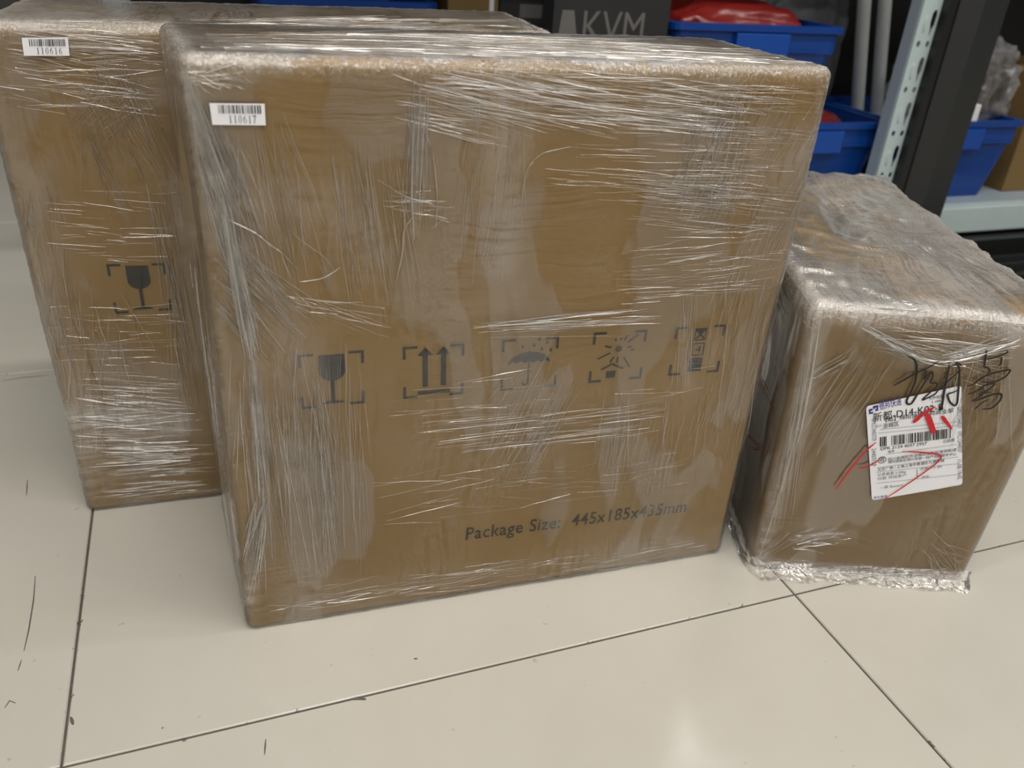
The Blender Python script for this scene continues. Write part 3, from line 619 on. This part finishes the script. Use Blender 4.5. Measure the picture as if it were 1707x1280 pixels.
P1 += px_paths(BOXA, [((305, 125), (372, 330), 12, 26, (90, 210), 2.5, (.16, .4), 2), ((372, 330), (420, 600), 9, 26, (120, 280), 2, (.16, .4), 2), ((420, 600), (440, 830), 7, 18, (100, 230), 2, (.16, .36), 2), ((440, 820), (414, 990), 14, 24, (70, 160), 7, (.12, .3), 2)], 'F', .0042)
for pts, r_ in (([(310, 118), (335, 215), (372, 330), (405, 470), (421, 600), (436, 740), (440, 840), (430, 920), (414, 1000)], .9), ([(318, 150), (350, 270), (385, 390), (410, 500), (424, 620), (437, 760), (438, 860)], .6), ([(380, 366), (430, 390), (452, 410), (470, 420), (495, 447)], .5), ([(690, 200), (686, 300), (690, 400)], .5), ([(660, 470), (672, 420), (672, 380), (690, 360)], .4), ([(700, 200), (722, 250), (730, 330), (726, 380)], .35), ([(630, 300), (680, 330), (740, 345), (748, 360), (720, 380)], .35),
                ([(870, 330), (878, 280), (900, 255), (950, 245)], .5), ([(560, 455), (545, 430), (500, 400), (480, 380)], .35), ([(500, 470), (540, 465), (568, 445)], .35)): P1.append(poly_path(BOXA, pts, 'F', r_, .0042))
strand_mesh(BOXA, 'film_strands', P1, A)['kind'] = 'stuff'
P2 = px_paths(BOXA, [((312, 380), (372, 820), 10, 22, (60, 260), 3, (.08, .2), 1.5), ((344, 480), (384, 830), 5, 50, (6, 18), 55, (.08, .2), .5)], 'L', .003)
P2 += px_paths(BOXA, [((330, 62), (1150, 85), 18, 60, (80, 420), 1.2, (.1, .3), 2), ((880, 75), (1360, 108), 14, 60, (60, 260), 1.5, (.1, .3), 1.5)], 'T', .003)
if P2: strand_mesh(BOXA, 'edge_strands', P2, A)['kind'] = 'stuff'
spB = [((0, 110), (280, 130), 70, 70, (30, 130), 6, (.08, .18), 1.5), ((10, 60), (275, 70), 24, 50, (30, 150), 3, (.09, .2), 1), ((70, 370), (300, 380), 60, 26, (30, 100), 4, (.08, .18), 1), ((80, 560), (330, 560), 50, 26, (30, 110), 4, (.08, .18), 1), ((120, 650), (320, 660), 30, 30, (30, 150), 3, (.08, .2), 1), ((110, 720), (340, 720), 40, 60, (30, 150), 3, (.09, .22), 1.5), ((150, 790), (365, 775), 45, 60, (30, 170), 2.5, (.09, .22), 1),
       ((60, 300), (140, 760), 34, 50, (40, 160), 8, (.08, .18), 3), ((150, 100), (260, 330), 70, 70, (40, 160), 7, (.07, .15), 1.5), ((170, 470), (220, 800), 50, 30, (50, 170), 10, (.08, .18), 4), ((260, 300), (330, 700), 20, 40, (60, 240), 4, (.08, .2), 2), ((230, 100), (130, 250), 50, 30, (30, 120), 10, (.07, .14), 1)]
strand_mesh(BOXB, 'film_strands', px_paths(BOXB, spB, 'F', .0036), B)['kind'] = 'stuff'
P3 = px_paths(BOXB, [((5, 40), (280, 42), 8, 50, (30, 180), 2, (.12, .3), 1), ((300, 36), (900, 48), 10, 46, (60, 300), 1.5, (.12, .3), 1.5), ((870, 35), (925, 55), 14, 40, (10, 30), 35, (.1, .22), 1)], 'T', .003)
if P3: strand_mesh(BOXB, 'edge_strands', P3, B)['kind'] = 'stuff'
spC = [((1440, 545), (1560, 605), 8, 22, (60, 130), 4, (.12, .3), 2), ((1560, 605), (1700, 570), 10, 22, (60, 140), 4, (.12, .3), 2), ((1445, 560), (1690, 590), 26, 30, (40, 160), 6, (.08, .2), 2), ((1480, 560), (1340, 760), 40, 26, (40, 200), 6, (.07, .15), 2), ((1420, 590), (1340, 640), 10, 8, (30, 90), 4, (.15, .3), 1.5),
       ((1350, 560), (1290, 880), 16, 34, (80, 260), 2.5, (.1, .24), 2), ((1265, 930), (1320, 890), 6, 5, (40, 80), 5, (.12, .25), 1), ((1310, 905), (1420, 890), 12, 22, (10, 60), 12, (.14, .34), 1), ((1270, 955), (1600, 962), 8, 40, (30, 150), 3, (.1, .26), 1.5), ((1560, 610), (1690, 640), 16, 12, (20, 60), 14, (.08, .18), 1), ((1540, 900), (1620, 960), 24, 18, (20, 60), 25, (.08, .18), 2), ((1640, 560), (1600, 760), 60, 20, (60, 200), 8, (.06, .12), 2)]
P4 = px_paths(BOXC, spC, 'F', .0048)
P4 += [poly_path(BOXC, p, 'F', r_, .0052) for p, r_ in (([(1358, 520), (1350, 600), (1325, 740), (1285, 870), (1266, 930)], .9), ([(1368, 530), (1352, 640), (1330, 740)], .6), ([(1436, 546), (1480, 570), (1530, 598), (1580, 606), (1640, 592), (1700, 566)], .9), ([(1436, 546), (1470, 530), (1500, 522)], .6), ([(1440, 548), (1500, 585), (1560, 612), (1610, 610)], .6))]
strand_mesh(BOXC, 'film_strands', P4, D)['kind'] = 'stuff'
spT = [((1340, 500), (1700, 530), 14, 90, (40, 220), 4, (.14, .4), 2), ((1360, 300), (1690, 500), 26, 70, (50, 260), 5, (.12, .34), 4), ((1340, 400), (1640, 500), 50, 50, (40, 180), 10, (.1, .3), 5), ((1430, 300), (1707, 470), 12, 60, (30, 140), 7, (.12, .3), 3), ((1330, 470), (1560, 460), 20, 34, (30, 140), 7, (.1, .26), 3), ((1360, 330), (1500, 350), 30, 24, (30, 120), 14, (.1, .28), 4)]
P5 = px_paths(BOXC, spT, 'T', .0045)
strand_mesh(BOXC, 'top_strands', P5, D)['kind'] = 'stuff'

# skirt of loose film lying on the floor round the low carton
def skirt(box, name, a, b, outw, parent, seed, n=130, m_=14):
    a, b = np.array(a), np.array(b); d = b - a; ln = np.linalg.norm(d); d = d / ln; q = np.array([d[1], -d[0]])
    s = np.linspace(0, 1, n); V = []; hz = []; uv = []
    for j in range(m_):
        t = j / (m_ - 1); wv = outw * (.75 + .5 * pn(np.c_[s * 7 + seed, s * 0, s * 0])) * np.minimum(1, .35 + 6 * np.minimum(s, 1 - s) ** .7)
        xy = a + np.outer(s * ln, d) + np.outer(.002 + wv * t, q)
        z = .012 * (1 - t) ** 2.2 + .0006 + .0055 * np.abs(pn(np.c_[s * 26 + seed, np.full(n, t * 3.0), s * 0])) * (t > 0) + .0025 * np.abs(pn(np.c_[s * 80 + seed, np.full(n, t * 9.0), s * 0]))
        V.append(np.c_[xy, z]); hz.append(.12 + .45 * np.clip(pn(np.c_[s * 40, np.full(n, t * 6.0), s * 0 + seed]), 0, 1) + .25 * (t > .9)); uv.append(np.c_[s * ln, np.full(n, t * outw)])
    idx = np.arange(n * m_).reshape(m_, n); F = np.c_[idx[:-1, :-1].ravel(), idx[:-1, 1:].ravel(), idx[1:, 1:].ravel(), idx[1:, :-1].ravel()]
    return mesh(name, np.vstack(V), F.tolist(), M_FILM_LOOSE, parent, True, np.vstack(uv), np.clip(np.concatenate(hz), 0, 1))
KC = BOXC.K
skirt(BOXC, 'film_skirt', KC[0][:2] + [-.004, .004], KC[1][:2] + [.004, -.002], .022, D, 2)
skirt(BOXC, 'film_skirt', KC[6][:2], KC[0][:2] + [-.002, .0], .010, D, 5)
# opened flap edge on the low carton's front top
fp = MB(); 
u0, u1 = BOXC.loc([(1545, 520), (1700, 533)], 'F', 0)
L = [(u0[0], -.0016, .2652), (.206, -.0016, .2650), (.206, .03, .2672), (u0[0], .03, .2672), (u0[0], -.0016, .2682), (.206, -.0016, .2680), (.206, .03, .2690), (u0[0], .03, .2690)]
local_obj(BOXC, 'flap', np.array(L), [(0, 3, 2, 1), (4, 5, 6, 7), (0, 1, 5, 4), (1, 2, 6, 5), (2, 3, 7, 6), (3, 0, 4, 7)], M_KRAFT, D)
for e in (A, B, D): adopt(e)

# ------------------------------------------------------------------ shelving behind
M_STEEL = plain('pale_blue_grey_steel', srgb(176, 192, 194), .42, 0, .5, var=.05)
M_STEEL_D = plain('grey_steel_shelf', srgb(150, 164, 176), .3, 0, .5, var=.05)
M_BLACK = plain('black_aluminium', srgb(24, 25, 26), .38, 0, .5, var=.1)
M_BLACK2 = plain('dark_grey_aluminium', srgb(36, 38, 39), .45, 0, .5, var=.08)
M_BLUE = plain('blue_plastic', srgb(3, 56, 132), .38, 0, .5, var=.08)
M_BLUE_L = plain('blue_plastic_panel', srgb(5, 66, 152), .38, 0, .5, var=.05)
M_RED = plain('red_plastic_wrap', srgb(116, 26, 23), .3, 0, .6, var=.25, scale=25, bump=.6)
M_DARKBAG = plain('dark_grey_bag', srgb(104, 106, 112), .45, var=.3, scale=40, bump=.8)
M_TUBE = plain('white_plastic_tube', srgb(228, 236, 236), .25, var=.03)
M_CARD = plain('white_card', srgb(214, 216, 216), .6, var=.03)
M_BLKBOX = plain('black_carton', srgb(30, 30, 32), .6, var=.2)
M_GREYINK = plain('light_grey_print', srgb(150, 148, 146), .7, var=.1)
M_GREYINK2 = plain('dim_grey_print', srgb(96, 94, 92), .7, var=.1)

def upright_front():
    # perforated plate, holes cut through: 2D filled curve with inner loops
    w_, h_ = .040, 1.5
    cu = bpy.data.curves.new('plate', 'CURVE'); cu.dimensions = '2D'; cu.fill_mode = 'BOTH'; cu.extrude = .0008
    def loop(pts):
        sp = cu.splines.new('POLY'); sp.points.add(len(pts) - 1); sp.use_cyclic_u = True
        for p, q in zip(sp.points, pts): p.co = (q[0], q[1], 0, 1)
    loop([(0, 0), (w_, 0), (w_, h_), (0, h_)])
    z = .032
    while z < h_ - .05:
        for cx in (.0115, .0300):
            loop([(cx + .0037 * math.cos(t), z + .0050 * math.sin(t)) for t in np.linspace(0, 6.2832, 13)[:-1]])
        c = .0285
        loop([(c + .0052, z + .030), (c + .0052, z + .045), (c + .003, z + .051), (c - .002, z + .051), (c - .0046, z + .045), (c - .0046, z + .032), (c - .002, z + .023), (c - .0014, z + .013), (c + .0014, z + .013), (c + .0024, z + .023)])
        z += .0715
    o = bpy.data.objects.new('plate', cu); C.objects.link(o); dg = bpy.context.evaluated_depsgraph_get(); me = bpy.data.meshes.new_from_object(o.evaluated_get(dg)); bpy.data.objects.remove(o)
    return me
RX0, RY0 = 1.118, .62
rack = props(empty('shelving_rack', (1.1, RY0, 0)), 'pale grey steel rack with perforated upright behind the cartons', 'shelving rack')
def kid(o): o.parent = rack; o.matrix_parent_inverse = Matrix.Translation((-1.1, -RY0, 0)); return o
me = upright_front(); me.materials.append(M_STEEL); up = bpy.data.objects.new('upright', me); C.objects.link(up); up.location = (RX0, RY0, 0); up.rotation_euler = (math.pi / 2, 0, 0); kid(up)
kid(MB().box((RX0 - .002, RY0 + .0012, 0), (RX0, RY0 + .024, 1.5)).obj('upright', M_STEEL_D))
# embossed dimples beside the slots
z = .032
while z < 1.4:
    V = []; n = 10
    for k in range(n): t = 6.2832 * k / n; V.append((RX0 + .0135 + .0036 * math.cos(t), RY0 - .0009, z + .030 + .0145 * math.sin(t)))
    V += [(RX0 + .0135 + .0018 * math.cos(6.2832 * k / n), RY0 - .0032, z + .030 + .010 * math.sin(6.2832 * k / n)) for k in range(n)]
    kid(MB().add(V, [(k, (k + 1) % n, n + (k + 1) % n, n + k) for k in range(n)] + [tuple(range(n, 2 * n))]).obj('dimple', M_STEEL)); z += .0715
for x, y in ((1.262, 1.05), (.603, .90), (2.2, .62), (2.2, 1.05), (-.1, 1.05)):
    kid(MB().box((x, y, 0), (x + .035, y + .002, 1.5)).box((x, y + .002, 0), (x + .002, y + .035, 1.5)).obj('upright', M_STEEL_D))
kid(MB().box((RX0 + .03, RY0 + .002, .056), (2.2, RY0 + .03, .106)).obj('beam', M_STEEL, bevel=.003))
kid(MB().box((.48, RY0 + .002, .056), (RX0, RY0 + .03, .106)).obj('beam', M_STEEL, bevel=.003))
kid(MB().box((-.1, RY0 + .03, .096), (2.2, 1.09, .107)).obj('shelf_board', M_STEEL_D))
kid(MB().box((-.1, RY0 + .0, .68), (2.2, 1.09, .71)).obj('shelf_board', M_STEEL_D))
kid(MB().box((-.1, 1.092, 0), (2.2, 1.10, .70)).obj('back_panel', M_BLACK))

# black aluminium frame post and ribbed sill in front of the rack
fr = props(empty('frame_post', (1.15, .53, 0)), 'dark aluminium frame post with ribbed sill in front of the rack', 'frame')
def fk(o): o.parent = fr; o.matrix_parent_inverse = Matrix.Translation((-1.15, -.53, 0)); return o
fk(MB().box((1.155, .602, .004), (1.1705, .6185, 1.5)).obj('jamb_strip', M_BLACK, bevel=.001))
pv = [(1.172, .600), (1.205, .583), (1.266, .592), (1.266, .6185), (1.172, .6185)]
fk(MB().add([(x, y, z) for z in (.016, 1.5) for x, y in pv], [(4, 3, 2, 1, 0), (5, 6, 7, 8, 9)] + [(i, (i + 1) % 5, 5 + (i + 1) % 5, 5 + i) for i in range(5)]).obj('post', M_BLACK2, bevel=.0015))
fk(MB().box((.95, .40, 0), (2.3, .60, .004)).obj('sill', M_BLACK))
for y in (.405, .45, .50, .55, .585): fk(MB().box((.95, y, .004), (2.3, y + .008, .016)).obj('sill_rib', M_BLACK2, bevel=.001))
fk(MB().box((1.268, .592, .004), (2.3, .6195, .05)).obj('sill_upstand', M_BLACK))

def rounded_rect(x0, y0, x1, y1, r, n=4):
    P = []
    for cx, cy, a in ((x1 - r, y1 - r, 0), (x0 + r, y1 - r, 90), (x0 + r, y0 + r, 180), (x1 - r, y0 + r, 270)):
        for k in range(n + 1): t = math.radians(a + 90 * k / n); P.append((cx + r * math.cos(t), cy + r * math.sin(t)))
    return P
def loft(rings, close_first=False, close_last=False):
    n = len(rings[0]); V = [v for r in rings for v in r]; F = []
    for k in range(len(rings) - 1): F += [(k * n + i, k * n + (i + 1) % n, (k + 1) * n + (i + 1) % n, (k + 1) * n + i) for i in range(n)]
    if close_first: F.append(tuple(range(n))[::-1])
    if close_last: F.append(tuple((len(rings) - 1) * n + i for i in range(n)))
    return V, F
def storage_bin(label, loc, w_=.31, d_=.26, h_=.148, rz=0):
    o = props(empty('storage_bin', loc, rz), label, 'storage bin', 'blue plastic storage bins on the rack')
    x, y = w_ / 2, d_ / 2; R = lambda g, z: [(p[0], p[1], z) for p in rounded_rect(-x + g, -y + g, x - g, y - g, .018)]
    V, F = loft([R(.026, 0), R(.010, h_ - .042), R(.006, h_ - .042), R(.006, h_ - .004), R(.012, h_ - .004), R(.030, .006)], True, True); mesh('bin_body', V, F, M_BLUE, o)
    V, F = loft([R(.006, h_ - .012), R(0, h_ - .010), R(0, h_ - .001), R(.002, h_), R(.012, h_), R(.0125, h_ - .006)]); mesh('rim', V, F, M_BLUE, o)
    for s, nm in ((-1, 'front'), (1, 'back')):
        V = []
        t0, t1 = -y * 1 - .004, -y + .02
        mb = MB(); a, b = ((-.05, -y - .004, h_ - .050), (.05, -y + .009, h_ - .012))
        if s == 1: a, b = (-.05, y - .009, h_ - .050), (.05, y + .004, h_ - .012)
        mb.box(a, b).obj('grip_panel', M_BLUE_L, o, bevel=.002)
    for xx in (-.115, -.075, .075, .115):
        MB().add([(xx - .002, -y + .024, .012), (xx + .002, -y + .024, .012), (xx + .002, -y + .011, h_ - .05), (xx - .002, -y + .011, h_ - .05), (xx - .002, -y + .034, .012), (xx + .002, -y + .034, .012), (xx + .002, -y + .03, h_ - .05), (xx - .002, -y + .03, h_ - .05)],
                 [(0, 1, 2, 3), (0, 3, 7, 4), (1, 5, 6, 2), (4, 7, 6, 5), (3, 2, 6, 7), (0, 4, 5, 1)]).obj('wall_rib', M_BLUE, o)
    MB().box((-x + .05, -y + .003, h_ - .040), (x - .05, -y + .0065, h_ - .036)).obj('band_ridge', M_BLUE, o)
    return o
Y0 = .66 + .13
storage_bin('blue bin under the other one, right of carton 110617', (1.165 - .155, Y0, .107))
storage_bin('blue bin with red wrap heaped above its rim, uppermost', (.700 + .165, Y0 + .01, .257), w_=.325)
storage_bin('blue bin under clear crumpled bag, right of the dark post', (1.487 - .155, Y0 + .0, .107))
storage_bin('blue bin far behind carton 110616, only its edge showing', (.250, .97, .257), w_=.27)
storage_bin('blue bin carrying the far bin behind carton 110616', (.250, .97, .107), w_=.27)

def lump(name, label, cat, loc, size, mat, seed, amp=.25, freq=3.0, base=True, sub=5, uvs=False):
    bm = bmesh.new(); bmesh.ops.create_icosphere(bm, subdivisions=sub, radius=1); V = np.array([v.co[:] for v in bm.verts]); F = [tuple(v.index for v in f.verts) for f in bm.faces]; bm.free()
    n = pn(V * freq + seed) + .5 * pn(V * freq * 2.2 + seed + 5) - .5 * np.abs(pn(V * freq * 1.7 + seed + 9)); V = V * (1 + amp * n)[:, None]
    # square the lump so it fills its place
    V = np.sign(V) * np.abs(V) ** (.6 if 'red' in name else .75)
    V = V * np.array(size) / 2
    if base: V[:, 2] = np.maximum(V[:, 2], -size[2] * .45); V[:, 2] += size[2] * .45
    o = mesh(name, V, F, mat, None, True, uv=V[:, [0, 2]] * 1.5 + V[:, [1, 1]] * .4 if uvs else None, haze=np.clip(.22 + .6 * n, .05, .8) if uvs else None); o.location = loc
    return props(o, label, cat)
lump('red_wrap', 'shiny red plastic wrap heaped in the uppermost blue bin', 'packaging', (.865, Y0 + .01, .275), (.28, .215, .165), M_RED, 3, .16)
lump('red_wrap', 'red plastic wrap lying in the lower blue bin', 'packaging', (1.012, Y0, .119), (.255, .20, .152), M_RED, 8, .12)
lump('dark_bag', 'dark grey crumpled bag standing behind the white tubes', 'bag', (1.17, 1.01, .107), (.24, .13, .42), M_DARKBAG, 21, .25)
lump('clear_bag', 'clear crumpled plastic bag stuffed in the bin right of the post', 'bag', (1.420, Y0 + .01, .20), (.22, .19, .20), M_FILM_LOOSE, 31, .35, 3.5, uvs=True)
wc = props(MB().box((1.335, .668, .250), (1.366, .70, .284)).obj('white_card_box', M_CARD, bevel=.002), 'small white card box poking from the clear bag', 'box')
wc.rotation_euler = (0, 0, 0)
for x0, lab_ in ((1.298, 'white tube standing behind the lower blue bin, next to carton 110617'), (1.347, 'white tube leaning beside the rack upright, farther from carton 110617')):
    t = props(MB().tube((x0, .87, .108), (x0 - .138, .87, .677), .0125, 20).obj('white_tube', M_TUBE), lab_, 'tube', 'white plastic tubes on the rack')
# cartons at the back of the shelf
def shelf_carton(name, label, a, b, mat):
    a, b = np.array(a), np.array(b); o = props(empty(name, ((a[0] + b[0]) / 2, (a[1] + b[1]) / 2, a[2])), label, 'carton')
    c = (b - a) / 2; mb = MB().box((-c[0], -c[1], 0), (c[0], c[1], 2 * c[2])).obj('carton_body', mat, o, bevel=.002)
    MB().box((-c[0], -.0015, 2 * c[2]), (c[0], .0015, 2 * c[2] + .0006)).obj('flap_seam', M_BLACK, o)
    return o
k1 = shelf_carton('black_carton', 'black carton with large grey capital letters beside the upper blue bin', (.503, .665, .107), (.690, .705, .47), M_BLKBOX)
fz = -.0203
V, F = glyphs('KVM'); V = (V - V.min(0)) / (V.max(0) - V.min(0)); mesh('letters', np.c_[-.046 + V[:, 0] * .098, np.full(len(V), fz), .268 + V[:, 1] * .042], F, M_GREYINK2, k1)
mesh('printed_wedge', [(-.086, fz, .258), (-.052, fz, .262), (-.062, fz, .310), (-.080, fz, .310)], [(0, 1, 2, 3)], M_GREYINK2, k1)
k2 = shelf_carton('black_carton', 'black carton with a dim grey patch behind carton 110616', (.525, .96, .107), (.66, 1.06, .46), M_BLKBOX)
mesh('printed_patch', [(-.03, -.0506, .27), (.012, -.0506, .27), (.012, -.0506, .292), (-.03, -.0506, .292)], [(0, 1, 2, 3)], M_GREYINK2, k2)
k3 = shelf_carton('brown_carton', 'dark brown carton between blue bin and black cartons, far back', (.427, .94, .107), (.516, 1.06, .46), M_KRAFT_DARK)
MB().box((.028, -.0615, 0), (.036, -.0601, .353)).obj('edge_strip', M_CARD, k3)
k4 = shelf_carton('brown_carton', 'brown carton right of the bin with the clear bag', (1.53, .70, .107), (1.78, .95, .335), M_KRAFT_DARK)
